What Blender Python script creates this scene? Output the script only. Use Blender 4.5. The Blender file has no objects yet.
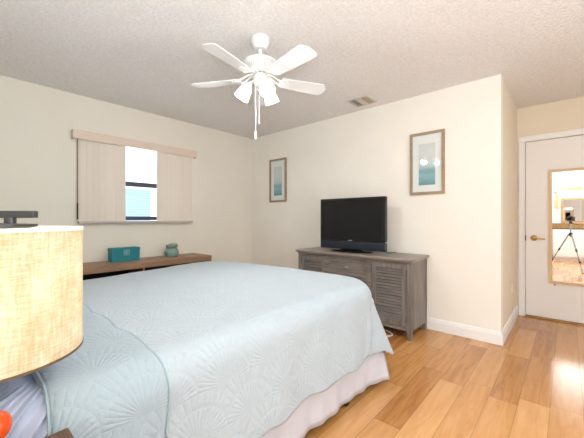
import bpy, bmesh, math, random
from mathutils import Vector, Matrix, noise
random.seed(7)
PI = math.pi
SC = bpy.context.scene
COL = SC.collection

# ------------------------------------------------------------------ camera
YAW = math.atan(275 / 309)
EYE = 1.134
cd = bpy.data.cameras.new('view'); cam = bpy.data.objects.new('view', cd); COL.objects.link(cam)
cd.sensor_width = 36; cd.lens = 36 * 309 / 584; cd.clip_start = 0.02
cam.location = (0, 0, EYE); cam.rotation_euler = (PI / 2, 0, YAW)
SC.camera = cam
# ------------------------------------------------------------------ world / lights / exposure
SC.view_settings.view_transform = 'Standard'; SC.view_settings.look = 'None'
SC.view_settings.exposure = 0.42; SC.view_settings.gamma = 1; SC.view_settings.use_curve_mapping = False
w = bpy.data.worlds.new('sky'); SC.world = w; w.use_nodes = True
bg = w.node_tree.nodes['Background']; bg.inputs[0].default_value = (0.86, 0.93, 1.0, 1); bg.inputs[1].default_value = 2.4

def area(name, loc, rot, sx, sy, power, col):
    l = bpy.data.lights.new(name, 'AREA'); l.shape = 'RECTANGLE'; l.size = sx; l.size_y = sy
    l.energy = power; l.color = col
    o = bpy.data.objects.new(name, l); COL.objects.link(o); o.location = loc; o.rotation_euler = rot
    return o
def point(name, loc, power, col, rad):
    l = bpy.data.lights.new(name, 'POINT'); l.energy = power; l.color = col; l.shadow_soft_size = rad
    o = bpy.data.objects.new(name, l); COL.objects.link(o); o.location = loc
    return o
# added light under the ceiling behind the camera, standing in for flash bounce
area('ceiling_bounce_fill', (0.10, -0.95, 2.41), (0, 0, 0), 0.45, 2.2, 8.5, (0.93, 0.96, 1.0))
# the photographer's flash, turned up to the ceiling beside the camera
area('bounce_flash', (0.20, -0.20, 1.20), (PI, 0, 0), 0.5, 0.5, 66, (0.95, 0.975, 1.0))
# added fill light, set in an invented opening in the unseen right-hand wall
area('right_side_fill', (1.58, 1.3, 1.15), (0, PI / 2 + 0.55, 0), 2.0, 2.2, 7, (0.88, 0.94, 1.0))
FAN_POWER = 10
LAMP_POWER = 1.6

# ------------------------------------------------------------------ node helpers / materials
def newmat(name):
    m = bpy.data.materials.new(name); m.use_nodes = True
    return m, m.node_tree, m.node_tree.nodes['Principled BSDF']
def N(nt, t, **kw):
    n = nt.nodes.new(t)
    for k, v in kw.items():
        if k in n.inputs: n.inputs[k].default_value = v
        else: setattr(n, k, v)
    return n
def s2l(c):
    return tuple((v / 255 / 12.92 if v / 255 <= .04045 else ((v / 255 + .055) / 1.055) ** 2.4) for v in c)
def MATH(nt, op, a, b=None, c=None):
    n = nt.nodes.new('ShaderNodeMath'); n.operation = op
    for i, v in enumerate((a, b, c)):
        if v is None: continue
        if isinstance(v, (int, float)): n.inputs[i].default_value = v
        else: nt.links.new(v, n.inputs[i])
    return n.outputs[0]
def mat(name, rgb, rough=.6, var=.06, scale=12, bump=0.0, bscale=None, metal=0.0, spec=.5, stretch=(1, 1, 1), sheen=0, bdist=.002):
    """sRGB colour with a soft procedural variation and an optional bump"""
    m, nt, p = newmat(name)
    c = s2l(rgb)
    tc = N(nt, 'ShaderNodeTexCoord'); mp = N(nt, 'ShaderNodeMapping'); mp.inputs['Scale'].default_value = stretch
    nt.links.new(tc.outputs['Object'], mp.inputs[0])
    nz = N(nt, 'ShaderNodeTexNoise', Scale=scale, Detail=4.0); nt.links.new(mp.outputs[0], nz.inputs['Vector'])
    cr = N(nt, 'ShaderNodeValToRGB')
    cr.color_ramp.elements[0].position = .3; cr.color_ramp.elements[1].position = .7
    cr.color_ramp.elements[0].color = (*[max(0, v * (1 - var)) for v in c], 1)
    cr.color_ramp.elements[1].color = (*[min(1, v * (1 + var)) for v in c], 1)
    nt.links.new(nz.outputs[0], cr.inputs[0]); nt.links.new(cr.outputs[0], p.inputs['Base Color'])
    p.inputs['Roughness'].default_value = rough; p.inputs['Metallic'].default_value = metal
    p.inputs['Specular IOR Level'].default_value = spec
    if sheen: p.inputs['Sheen Weight'].default_value = sheen
    if bump:
        b = N(nt, 'ShaderNodeBump', Strength=bump, Distance=bdist)
        n2 = N(nt, 'ShaderNodeTexNoise', Scale=bscale or scale, Detail=3.0)
        nt.links.new(mp.outputs[0], n2.inputs['Vector'])
        nt.links.new(n2.outputs[0], b.inputs['Height']); nt.links.new(b.outputs[0], p.inputs['Normal'])
    return m
def glow(name, rgb, strength, base=(250, 248, 245)):
    m, nt, p = newmat(name)
    p.inputs['Base Color'].default_value = (*s2l(base), 1)
    p.inputs['Emission Color'].default_value = (*s2l(rgb), 1); p.inputs['Emission Strength'].default_value = strength
    p.inputs['Roughness'].default_value = .35
    return m

M = {}
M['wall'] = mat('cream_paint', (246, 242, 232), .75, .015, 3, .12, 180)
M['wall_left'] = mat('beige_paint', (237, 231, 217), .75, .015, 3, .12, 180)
M['nook'] = mat('nook_warm_cream', (238, 226, 204), .7, .015, 3, .1, 180)  # warmer cream on the nook and door walls than on the far wall
M['bathwall'] = mat('white_paint', (245, 244, 242), .7, .01, 3)
M['white'] = mat('white_enamel', (246, 245, 243), .35, .01, 5)
M['door'] = mat('door_white', (244, 240, 236), .4, .012, 2)
M['fanwhite'] = mat('fan_white', (236, 236, 235), .4, .01, 8)
M['bronze'] = mat('dark_bronze', (72, 76, 86), .45, .05, 20, metal=.3)
M['vane'] = mat('blind_vane', (230, 218, 203), .6, .03, 8, stretch=(1, 1, .1))
M['valance'] = mat('valance_beige', (228, 208, 192), .6, .02, 10)
M['sill'] = mat('sill_beige', (196, 184, 172), .5, .03, 9)
M['brass'] = mat('brass', (196, 164, 104), .3, .06, 20, metal=.9)
M['steel'] = mat('grey_steel', (150, 152, 156), .35, .05, 20, metal=.8)
M['black'] = mat('black_plastic', (22, 22, 24), .4, .1, 20)
M['gloss'] = mat('piano_black', (14, 14, 16), .12, .1, 10)
M['screen'] = mat('lcd_screen', (20, 20, 21), .3, .1, 4, spec=.35)
M['navy'] = mat('speaker_bar', (34, 40, 52), .25, .06, 20)
M['dark'] = mat('recess_shade', (40, 34, 30), .8, .1, 10)  # near-black colour stands in for shade inside open recesses
M['teal'] = mat('teal_card', (18, 122, 132), .55, .04, 10)
M['silverprint'] = mat('silver_print', (130, 175, 178), .4, .08, 80)
M['orange'] = mat('orange_glaze', (245, 84, 26), .2, .2, 6)
M['finial'] = mat('dark_pewter', (88, 90, 92), .35, .1, 15, metal=.7)
M['skirt'] = mat('bed_skirt_cotton', (197, 195, 200), .85, .015, 6, .15, 140)
M['sheet'] = mat('sheet_cotton', (188, 196, 216), .8, .015, 6, .1, 200)
M['pillow'] = mat('pillow_cotton', (186, 196, 218), .8, .02, 8, .1, 200)
M['ticking'] = mat('mattress_ticking', (235, 233, 228), .85, .02, 10)
M['frametan'] = mat('picture_frame_wood', (160, 138, 112), .5, .15, 8, stretch=(1, 1, 6))
M['matboard'] = mat('mat_board', (242, 242, 238), .8, .01, 10)
M['mirrorframe'] = mat('light_oak', (226, 192, 146), .45, .07, 10, stretch=(8, 8, 1))
M['brownframe'] = mat('bronze_wood', (190, 150, 105), .45, .1, 10)
M['towel'] = mat('peach_towel', (240, 196, 165), .9, .05, 30, .4, 90)
M['almond'] = mat('almond_plate', (240, 222, 178), .45, .02, 20)
M['granite'] = mat('granite', (170, 135, 90), .25, .45, 90)
M['counteredge'] = mat('counter_edge', (110, 84, 52), .3, .3, 60)
M['threshold'] = mat('gold_threshold', (170, 120, 55), .35, .1, 12, metal=.4)
M['stucco'] = mat('white_stucco', (245, 246, 250), .8, .02, 6, .2, 60)
M['bluesash'] = mat('blue_shade', (150, 180, 215), .6, .03, 8)
M['cord'] = mat('white_cord', (228, 226, 222), .5, .03, 20)
M['metalgrey'] = mat('vent_enamel', (206, 202, 194), .45, .03, 20)
M['ventdark'] = mat('vent_tan', (176, 156, 128), .5, .06, 20)

def popcorn():
    m, nt, p = newmat('popcorn_ceiling')
    tc = N(nt, 'ShaderNodeTexCoord')
    n1 = N(nt, 'ShaderNodeTexNoise', Scale=55.0, Detail=4.0, Roughness=.65)
    v = N(nt, 'ShaderNodeTexVoronoi', Scale=70.0); n2 = N(nt, 'ShaderNodeTexNoise', Scale=1.2, Detail=2.0)
    for n in (n1, v, n2): nt.links.new(tc.outputs['Object'], n.inputs['Vector'])
    h = MATH(nt, 'SUBTRACT', n1.outputs[0], MATH(nt, 'MULTIPLY', v.outputs[0], .5))
    b = N(nt, 'ShaderNodeBump', Strength=1.0, Distance=.011); nt.links.new(h, b.inputs['Height']); nt.links.new(b.outputs[0], p.inputs['Normal'])
    cr = N(nt, 'ShaderNodeValToRGB'); cr.color_ramp.elements[0].color = (*s2l((236, 232, 228)), 1); cr.color_ramp.elements[1].color = (*s2l((250, 247, 244)), 1)
    cr.color_ramp.elements[0].position = .3; cr.color_ramp.elements[1].position = .65
    nt.links.new(n1.outputs[0], cr.inputs[0]); nt.links.new(cr.outputs[0], p.inputs['Base Color'])
    p.inputs['Roughness'].default_value = .95; p.inputs['Specular IOR Level'].default_value = .1
    return m
M['ceiling'] = popcorn()

def laminate():
    m, nt, p = newmat('laminate_planks')
    L = nt.links.new
    tc = N(nt, 'ShaderNodeTexCoord'); sx = N(nt, 'ShaderNodeSeparateXYZ'); L(tc.outputs['Object'], sx.inputs[0])
    W_, LEN = .149, 0.82
    u = MATH(nt, 'DIVIDE', MATH(nt, 'ADD', sx.outputs[0], 20 * W_ + .076), W_)
    col = MATH(nt, 'FLOOR', u); fu = MATH(nt, 'FRACT', u)
    wn = N(nt, 'ShaderNodeTexWhiteNoise'); wn.noise_dimensions = '1D'; L(col, wn.inputs['W'])
    v = MATH(nt, 'ADD', MATH(nt, 'DIVIDE', sx.outputs[1], LEN), MATH(nt, 'MULTIPLY', wn.outputs[0], 7.3))
    row = MATH(nt, 'FLOOR', v); fv = MATH(nt, 'FRACT', v)
    cid = N(nt, 'ShaderNodeCombineXYZ'); L(col, cid.inputs[0]); L(row, cid.inputs[1])
    w2 = N(nt, 'ShaderNodeTexWhiteNoise'); w2.noise_dimensions = '2D'; L(cid.outputs[0], w2.inputs['Vector'])
    # grain
    gv = N(nt, 'ShaderNodeCombineXYZ'); L(MATH(nt, 'MULTIPLY', sx.outputs[0], 22), gv.inputs[0])
    L(MATH(nt, 'MULTIPLY', sx.outputs[1], 1.9), gv.inputs[1]); L(MATH(nt, 'MULTIPLY', w2.outputs[0], 40), gv.inputs[2])
    gn = N(nt, 'ShaderNodeTexNoise', Scale=1.3, Detail=8.0, Roughness=.68, Distortion=.9); L(gv.outputs[0], gn.inputs['Vector'])
    f = MATH(nt, 'ADD', MATH(nt, 'MULTIPLY', w2.outputs[0], .40), MATH(nt, 'MULTIPLY', gn.outputs[0], .85))
    cr = N(nt, 'ShaderNodeValToRGB'); e = cr.color_ramp.elements
    e[0].position = .22; e[0].color = (*s2l((150, 88, 42)), 1); e[1].position = .95; e[1].color = (*s2l((219, 168, 112)), 1)
    k = e.new(.60); k.color = (*s2l((199, 143, 84)), 1)
    L(f, cr.inputs[0])
    du = MATH(nt, 'MULTIPLY', MATH(nt, 'MINIMUM', fu, MATH(nt, 'SUBTRACT', 1, fu)), W_)
    dv = MATH(nt, 'MULTIPLY', MATH(nt, 'MINIMUM', fv, MATH(nt, 'SUBTRACT', 1, fv)), LEN)
    d = MATH(nt, 'MINIMUM', du, dv)
    seam = N(nt, 'ShaderNodeMapRange'); seam.inputs[1].default_value = .0008; seam.inputs[2].default_value = .0030
    seam.inputs[3].default_value = .62; seam.inputs[4].default_value = 1; L(d, seam.inputs[0])
    mx = N(nt, 'ShaderNodeMix'); mx.data_type = 'RGBA'; mx.blend_type = 'MULTIPLY'; mx.inputs[0].default_value = 1
    L(cr.outputs[0], mx.inputs[6]); L(seam.outputs[0], mx.inputs[7]); L(mx.outputs[2], p.inputs['Base Color'])
    b = N(nt, 'ShaderNodeBump', Strength=.25, Distance=.001); L(seam.outputs[0], b.inputs['Height']); L(b.outputs[0], p.inputs['Normal'])
    p.inputs['Roughness'].default_value = .15; p.inputs['Specular IOR Level'].default_value = .62
    return m
M['floor'] = laminate()

def wood(name, c0, c1, axis, rough=.5, sc=1.0):
    """grain running along axis 0/1/2"""
    m, nt, p = newmat(name); L = nt.links.new
    tc = N(nt, 'ShaderNodeTexCoord'); mp = N(nt, 'ShaderNodeMapping')
    s = [26 * sc] * 3; s[axis] = 2.2 * sc; mp.inputs['Scale'].default_value = s
    L(tc.outputs['Object'], mp.inputs[0])
    n = N(nt, 'ShaderNodeTexNoise', Scale=1.5, Detail=7.0, Roughness=.65, Distortion=.4); L(mp.outputs[0], n.inputs['Vector'])
    cr = N(nt, 'ShaderNodeValToRGB'); cr.color_ramp.elements[0].position = .28; cr.color_ramp.elements[1].position = .72
    cr.color_ramp.elements[0].color = (*s2l(c0), 1); cr.color_ramp.elements[1].color = (*s2l(c1), 1)
    L(n.outputs[0], cr.inputs[0]); L(cr.outputs[0], p.inputs['Base Color'])
    b = N(nt, 'ShaderNodeBump', Strength=.15, Distance=.002); L(n.outputs[0], b.inputs['Height']); L(b.outputs[0], p.inputs['Normal'])
    p.inputs['Roughness'].default_value = rough
    return m
M['greyx'] = wood('grey_wash_across', (92, 85, 80), (146, 137, 129), 0, .5)
M['greyz'] = wood('grey_wash_upright', (92, 85, 80), (146, 137, 129), 2, .5)
M['greytop'] = wood('grey_wash_top', (120, 108, 98), (164, 152, 141), 0, .35)
M['shelfwood'] = wood('brown_shelf_wood', (128, 96, 72), (176, 140, 110), 1, .45)
M['standwood'] = wood('walnut', (74, 56, 42), (112, 86, 62), 0, .4)

def quilt_mat(name, rgb, depth=1.0):
    m, nt, p = newmat(name); L = nt.links.new
    uv = N(nt, 'ShaderNodeUVMap'); sp = N(nt, 'ShaderNodeSeparateXYZ'); L(uv.outputs[0], sp.inputs[0])
    def fans(cu, cv, off, lines):
        v = MATH(nt, 'ADD', MATH(nt, 'DIVIDE', sp.outputs[0], cv), 20 + off); row = MATH(nt, 'FLOOR', v); fv = MATH(nt, 'FRACT', v)
        sh = MATH(nt, 'MULTIPLY', MATH(nt, 'MODULO', row, 2), .5)
        u = MATH(nt, 'ADD', MATH(nt, 'ADD', MATH(nt, 'DIVIDE', sp.outputs[1], cu), 20 + off), sh)
        fu = MATH(nt, 'SUBTRACT', MATH(nt, 'FRACT', u), .5)
        x = MATH(nt, 'MULTIPLY', fu, cu); y = MATH(nt, 'MULTIPLY', MATH(nt, 'ADD', fv, .02), cv)
        ang = MATH(nt, 'ARCTAN2', x, y); r = MATH(nt, 'SQRT', MATH(nt, 'ADD', MATH(nt, 'MULTIPLY', x, x), MATH(nt, 'MULTIPLY', y, y)))
        ray = MATH(nt, 'POWER', MATH(nt, 'ABSOLUTE', MATH(nt, 'SINE', MATH(nt, 'MULTIPLY', ang, lines))), .55)
        rim = MATH(nt, 'MINIMUM', 1, MATH(nt, 'MULTIPLY', MATH(nt, 'ABSOLUTE', MATH(nt, 'SUBTRACT', r, cu * .52)), 90))
        cross = MATH(nt, 'POWER', MATH(nt, 'ABSOLUTE', MATH(nt, 'SINE', MATH(nt, 'MULTIPLY', r, 75))), .4)
        a = MATH(nt, 'MULTIPLY', ray, MATH(nt, 'ADD', MATH(nt, 'MULTIPLY', cross, .25), .75))
        return MATH(nt, 'MULTIPLY', a, rim)
    h1 = fans(.23, .16, 0, 19)
    nz = N(nt, 'ShaderNodeTexNoise', Scale=60.0, Detail=4.0); L(uv.outputs[0], nz.inputs['Vector'])
    nw = N(nt, 'ShaderNodeTexNoise', Scale=9.0, Detail=3.0); L(uv.outputs[0], nw.inputs['Vector'])
    h = MATH(nt, 'ADD', MATH(nt, 'ADD', h1, MATH(nt, 'MULTIPLY', nz.outputs[0], 1.3)), MATH(nt, 'MULTIPLY', nw.outputs[0], 2.6))
    b = N(nt, 'ShaderNodeBump', Strength=.36 * depth, Distance=.006); L(h, b.inputs['Height']); L(b.outputs[0], p.inputs['Normal'])
    c = s2l(rgb)
    cr = N(nt, 'ShaderNodeValToRGB'); cr.color_ramp.elements[0].color = (*[v * .95 for v in c], 1); cr.color_ramp.elements[1].color = (*c, 1)
    L(nw.outputs[0], cr.inputs[0]); L(cr.outputs[0], p.inputs['Base Color'])
    p.inputs['Roughness'].default_value = .85; p.inputs['Sheen Weight'].default_value = .15; p.inputs['Specular IOR Level'].default_value = .2
    return m
M['quilt'] = quilt_mat('quilted_pale_aqua', (177, 189, 196))
M['quiltfold'] = quilt_mat('quilted_sage_side', (164, 179, 187), 1.1)
M['piping'] = mat('quilt_piping', (160, 180, 188), .8, .03, 30)

def linen():
    m, nt, p = newmat('lamp_linen'); L = nt.links.new
    tc = N(nt, 'ShaderNodeTexCoord')
    ns = []
    for s in ((220, 220, 30), (40, 40, 420), (25, 25, 12)):
        mp = N(nt, 'ShaderNodeMapping'); mp.inputs['Scale'].default_value = s; L(tc.outputs['Object'], mp.inputs[0])
        n = N(nt, 'ShaderNodeTexNoise', Scale=1.0, Detail=3.0); L(mp.outputs[0], n.inputs['Vector']); ns.append(n.outputs[0])
    f = MATH(nt, 'ADD', MATH(nt, 'ADD', MATH(nt, 'MULTIPLY', ns[0], .35), MATH(nt, 'MULTIPLY', ns[1], .35)), MATH(nt, 'MULTIPLY', ns[2], .3))
    cr = N(nt, 'ShaderNodeValToRGB'); e = cr.color_ramp.elements
    e[0].position = .36; e[0].color = (*s2l((216, 200, 158)), 1); e[1].position = .60; e[1].color = (*s2l((250, 246, 230)), 1)
    L(f, cr.inputs[0])
    d = N(nt, 'ShaderNodeBsdfDiffuse'); t = N(nt, 'ShaderNodeBsdfTranslucent'); mx = N(nt, 'ShaderNodeMixShader', Fac=.55)
    L(cr.outputs[0], d.inputs[0]); L(cr.outputs[0], t.inputs[0]); L(d.outputs[0], mx.inputs[1]); L(t.outputs[0], mx.inputs[2])
    L(mx.outputs[0], nt.nodes['Material Output'].inputs[0])
    return m
M['linen'] = linen()
M['shadewhite'] = mat('shade_trim', (245, 242, 235), .7, .02, 20)
M['shadetrim'] = mat('shade_seam', (104, 80, 52), .7, .05, 20)
M['bell'] = glow('frosted_bell_glass', (255, 250, 240), 1.6)
M['bulb'] = glow('lit_bulb', (255, 240, 215), 6)
M['vanitybulb'] = glow('vanity_bulb', (255, 240, 215), 3)

def glassmat(name, tint, rough=0.02, fac=.12):
    m, nt, p = newmat(name); L = nt.links.new
    t = N(nt, 'ShaderNodeBsdfTransparent'); t.inputs[0].default_value = (*tint, 1)
    g = N(nt, 'ShaderNodeBsdfGlossy', Roughness=rough); lw = N(nt, 'ShaderNodeLayerWeight', Blend=.5); fr = MATH(nt, 'ADD', MATH(nt, 'MULTIPLY', MATH(nt, 'POWER', lw.outputs['Facing'], 4), .6), .03)
    mx = N(nt, 'ShaderNodeMixShader'); L(fr, mx.inputs[0]); L(t.outputs[0], mx.inputs[1]); L(g.outputs[0], mx.inputs[2])
    L(mx.outputs[0], nt.nodes['Material Output'].inputs[0])
    return m
M['pane'] = glassmat('window_glass', (.97, .98, 1.0))
M['picglass'] = glassmat('picture_glass', (.98, .99, .99))
def mirrormat():
    m, nt, p = newmat('mirror_silver')
    nz = N(nt, 'ShaderNodeTexNoise', Scale=2.0)
    p.inputs['Base Color'].default_value = (.93, .92, .91, 1); p.inputs['Metallic'].default_value = 1; p.inputs['Roughness'].default_value = .01
    return m
M['mirror'] = mirrormat()
def jarglass():
    m, nt, p = newmat('green_jar_glass')
    n = N(nt, 'ShaderNodeTexNoise', Scale=14.0); cr = N(nt, 'ShaderNodeValToRGB')
    cr.color_ramp.elements[0].color = (*s2l((140, 180, 165)), 1); cr.color_ramp.elements[1].color = (*s2l((188, 212, 200)), 1)
    nt.links.new(n.outputs[0], cr.inputs[0]); nt.links.new(cr.outputs[0], p.inputs['Base Color'])
    p.inputs['Roughness'].default_value = .15; p.inputs['Transmission Weight'].default_value = .45
    return m
M['jar'] = jarglass()
def seaprint(name, seed):
    """grey-white sky over teal water, as a flat watercolour print; object z runs -0.22..0.22"""
    m, nt, p = newmat(name); L = nt.links.new
    tc = N(nt, 'ShaderNodeTexCoord'); s = N(nt, 'ShaderNodeSeparateXYZ'); L(tc.outputs['Object'], s.inputs[0])
    mp = N(nt, 'ShaderNodeMapping'); mp.inputs['Location'].default_value = (seed, seed, 0); mp.inputs['Scale'].default_value = (14, 14, 30); L(tc.outputs['Object'], mp.inputs[0])
    n = N(nt, 'ShaderNodeTexNoise', Scale=1.5, Detail=6.0, Roughness=.7); L(mp.outputs[0], n.inputs['Vector'])
    f = MATH(nt, 'ADD', MATH(nt, 'ADD', MATH(nt, 'MULTIPLY', s.outputs[2], 2.27), .5), MATH(nt, 'MULTIPLY', MATH(nt, 'SUBTRACT', n.outputs[0], .5), .22))
    cr = N(nt, 'ShaderNodeValToRGB'); e = cr.color_ramp.elements
    e[0].position = 0; e[0].color = (*s2l((90, 148, 158)), 1); e[1].position = 1; e[1].color = (*s2l((216, 220, 216)), 1)
    for pos, c in ((.12, (128, 172, 180)), (.24, (150, 190, 196)), (.33, (130, 174, 182)), (.42, (180, 204, 208)), (.50, (206, 214, 216)), (.75, (222, 224, 222))):
        k = e.new(pos); k.color = (*s2l(c), 1)
    L(f, cr.inputs[0]); L(cr.outputs[0], p.inputs['Base Color']); p.inputs['Roughness'].default_value = .7
    return m

# ------------------------------------------------------------------ mesh helpers
class MB:
    def __init__(s): s.b = bmesh.new()
    def _mark(s, vs, mtx=None):
        if mtx is not None: bmesh.ops.transform(s.b, matrix=mtx, verts=vs)
    def box(s, x0, x1, y0, y1, z0, z1, bev=0, seg=2, mtx=None):
        r = bmesh.ops.create_cube(s.b, size=1); vs = r['verts']
        for v in vs:
            v.co = Vector(((x0 + x1) / 2 + v.co.x * (x1 - x0), (y0 + y1) / 2 + v.co.y * (y1 - y0), (z0 + z1) / 2 + v.co.z * (z1 - z0)))
        if bev:
            es = list({e for v in vs for e in v.link_edges})
            q = bmesh.ops.bevel(s.b, geom=es, offset=bev, segments=seg, affect='EDGES', profile=.6)
            vs = list({v for f in q['faces'] for v in f.verts} | {v for v in vs if v.is_valid})
        s._mark(vs, mtx); return s
    def lathe(s, prof, seg=32, mtx=None, cap=True):
        rings = []; vs = []
        for r, z in prof:
            if r < 1e-5: ring = [s.b.verts.new((0, 0, z))]
            else: ring = [s.b.verts.new((r * math.cos(2 * PI * k / seg), r * math.sin(2 * PI * k / seg), z)) for k in range(seg)]
            rings.append(ring); vs += ring
        for a, c in zip(rings, rings[1:]):
            for k in range(seg):
                q = [a[k % len(a)], a[(k + 1) % len(a)], c[(k + 1) % len(c)], c[k % len(c)]]
                u = []
                for v in q:
                    if v not in u: u.append(v)
                if len(u) > 2:
                    try: s.b.faces.new(u)
                    except ValueError: pass
        s._mark(vs, mtx); return s
    def rod(s, a, b, r, r2=None, seg=12):
        a, b = Vector(a), Vector(b); d = b - a; r2 = r if r2 is None else r2
        m = Matrix.Translation(a) @ d.to_track_quat('Z', 'Y').to_matrix().to_4x4()
        return s.lathe([(0, 0), (r, 0), (r2, d.length), (0, d.length)], seg, m)
    def tube(s, pts, r, seg=8, closed=False):
        pts = [Vector(p) for p in pts]; n = len(pts); rings = []
        for i, p in enumerate(pts):
            a = pts[(i - 1) % n] if (closed or i) else pts[i]; c = pts[(i + 1) % n] if (closed or i < n - 1) else pts[i]
            q = (c - a).to_track_quat('Z', 'Y').to_matrix()
            rings.append([s.b.verts.new(p + q @ Vector((r * math.cos(2 * PI * k / seg), r * math.sin(2 * PI * k / seg), 0))) for k in range(seg)])
        for i in range(n if closed else n - 1):
            A, B = rings[i], rings[(i + 1) % n]
            for k in range(seg): s.b.faces.new((A[k], A[(k + 1) % seg], B[(k + 1) % seg], B[k]))
        if not closed: s.b.faces.new(rings[0][::-1]); s.b.faces.new(rings[-1])
        return s
    def prism(s, poly, axis, a, b, mtx=None):
        """polygon in the two other axes (in xyz order) pulled along axis from a to b"""
        def P(p, t):
            c = list(p); c.insert(axis, t); return c
        A = [s.b.verts.new(P(p, a)) for p in poly]; B = [s.b.verts.new(P(p, b)) for p in poly]
        n = len(poly)
        for k in range(n): s.b.faces.new((A[k], A[(k + 1) % n], B[(k + 1) % n], B[k]))
        s.b.faces.new(A[::-1]); s.b.faces.new(B); s._mark(A + B, mtx); return s
    def build(s, name, m, parent=None, smooth=False, loc=None):
        bmesh.ops.recalc_face_normals(s.b, faces=s.b.faces)
        me = bpy.data.meshes.new(name); 
        if loc is not None: bmesh.ops.translate(s.b, verts=s.b.verts, vec=-Vector(loc))
        s.b.to_mesh(me); s.b.free()
        if m: me.materials.append(M[m] if isinstance(m, str) else m)
        o = bpy.data.objects.new(name, me); COL.objects.link(o)
        if smooth:
            for p in me.polygons: p.use_smooth = True
            try: me.set_sharp_from_angle(angle=math.radians(40))
            except Exception: pass
        if parent is not None:
            o.parent = parent
            o.matrix_parent_inverse = Matrix.Translation(parent.location).inverted() if loc is None else Matrix.Identity(4)
            if loc is not None: o.location = Vector(loc)
        elif loc is not None: o.location = loc
        return o
def tag(o, label, cat, group=None):
    o['label'] = label; o['category'] = cat
    if group: o['group'] = group
    return o
def thing(name, loc, label, cat, group=None):
    o = bpy.data.objects.new(name, None); COL.objects.link(o); o.location = loc; o.empty_display_size = .05
    return tag(o, label, cat, group)
def struct(o, label=None):
    o['kind'] = 'structure'
    if label: o['label'] = label
    return o
def grid_obj(name, fn, nu, nv, m, parent=None, uvfn=None, thick=0, closed=False):
    b = bmesh.new(); uvl = b.loops.layers.uv.new('UVMap')
    V = [[b.verts.new(fn(i / nu, j / nv)) for j in range(nv + 1)] for i in range(nu + 1)]
    for i in range(nu):
        for j in range(nv):
            f = b.faces.new((V[i][j], V[i + 1][j], V[i + 1][j + 1], V[i][j + 1])); f.smooth = True
            for lp, (a, c) in zip(f.loops, ((i, j), (i + 1, j), (i + 1, j + 1), (i, j + 1))):
                lp[uvl].uv = uvfn(a / nu, c / nv) if uvfn else (a / nu, c / nv)
    me = bpy.data.meshes.new(name); b.to_mesh(me); b.free(); me.materials.append(M[m])
    o = bpy.data.objects.new(name, me); COL.objects.link(o)
    if thick:
        md = o.modifiers.new('thickness', 'SOLIDIFY'); md.thickness = thick; md.offset = -1
    if parent is not None:
        o.parent = parent; o.matrix_parent_inverse = Matrix.Translation(parent.location).inverted()
    return o

# ------------------------------------------------------------------ room shell
XL, YF, XN, YD, XR, YB, ZC = -3.84, 3.33, -.444, 4.52, 1.6, -.24, 2.44
YV = -2.85
T = .12
struct(MB().box(XL - T, XR + T, YV - T, YD + T, -.1, 0).build('floor', 'floor'))
struct(MB().box(XL - T, XR + T, YV - T, YD + T, ZC, ZC + .1).build('ceiling', 'ceiling'))
WY0, WY1, WZ0, WZ1 = .935, 2.215, 1.10, 2.06
wl = MB()
wl.box(XL - T, XL, YB - T, WY0, 0, ZC); wl.box(XL - T, XL, WY1, YF + T, 0, ZC)
wl.box(XL - T, XL, WY0, WY1, 0, WZ0); wl.box(XL - T, XL, WY0, WY1, WZ1, ZC)
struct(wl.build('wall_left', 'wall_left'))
struct(MB().box(XL, XN, YF, YF + T, 0, ZC).build('wall_far', 'wall'))
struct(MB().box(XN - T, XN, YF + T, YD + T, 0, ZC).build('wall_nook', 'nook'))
DX0, DX1, DZ = -.36, .44, 2.03
wd = MB(); wd.box(XN, DX0 - .005, YD, YD + T, 0, ZC); wd.box(DX1 + .005, XR, YD, YD + T, 0, ZC); wd.box(DX0 - .005, DX1 + .005, YD, YD + T, DZ + .005, ZC)
wd.box(DX0 - .005, DX1 + .005, YD + T - .02, YD + T, 0, DZ + .005)
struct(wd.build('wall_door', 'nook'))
wr = MB()
wr.box(XR, XR + T, YV, .2, 0, ZC); wr.box(XR, XR + T, 2.4, YD, 0, ZC); wr.box(XR, XR + T, .2, 2.4, 2.15, ZC)
struct(wr.build('wall_right', 'wall'))
struct(MB().box(XL, -.46, YB - T, YB, 0, ZC).build('wall_back', 'wall'))
struct(MB().box(-.46 - T, -.46, YV, YB - T, 0, ZC).build('wall_passage', 'bathwall'))
struct(MB().box(-.46 - T, XR, YV - T, YV, 0, ZC).build('wall_vanity', 'bathwall'))
def baseboard(name, x0, y0, x1, y1, nx, ny):
    """moulded skirting along a wall; n points into the room"""
    b = MB(); prof = [(0, 0), (.016, 0), (.016, .085), (.012, .094), (.012, .101), (.006, .116), (0, .118)]
    L_ = math.hypot(x1 - x0, y1 - y0)
    A = [b.b.verts.new((x0 + nx * d, y0 + ny * d, z)) for d, z in prof]; B = [b.b.verts.new((x1 + nx * d, y1 + ny * d, z)) for d, z in prof]
    n = len(prof)
    for k in range(n): b.b.faces.new((A[k], A[(k + 1) % n], B[(k + 1) % n], B[k]))
    b.b.faces.new(A); b.b.faces.new(B[::-1])
    return struct(b.build(name, 'white'))
baseboard('baseboard_far', XL, YF, XN, YF, 0, -1)
baseboard('baseboard_nook', XN, YF - .016, XN, YD, 1, 0)
baseboard('baseboard_left', XL, YB, XL, YF, 1, 0)
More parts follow.
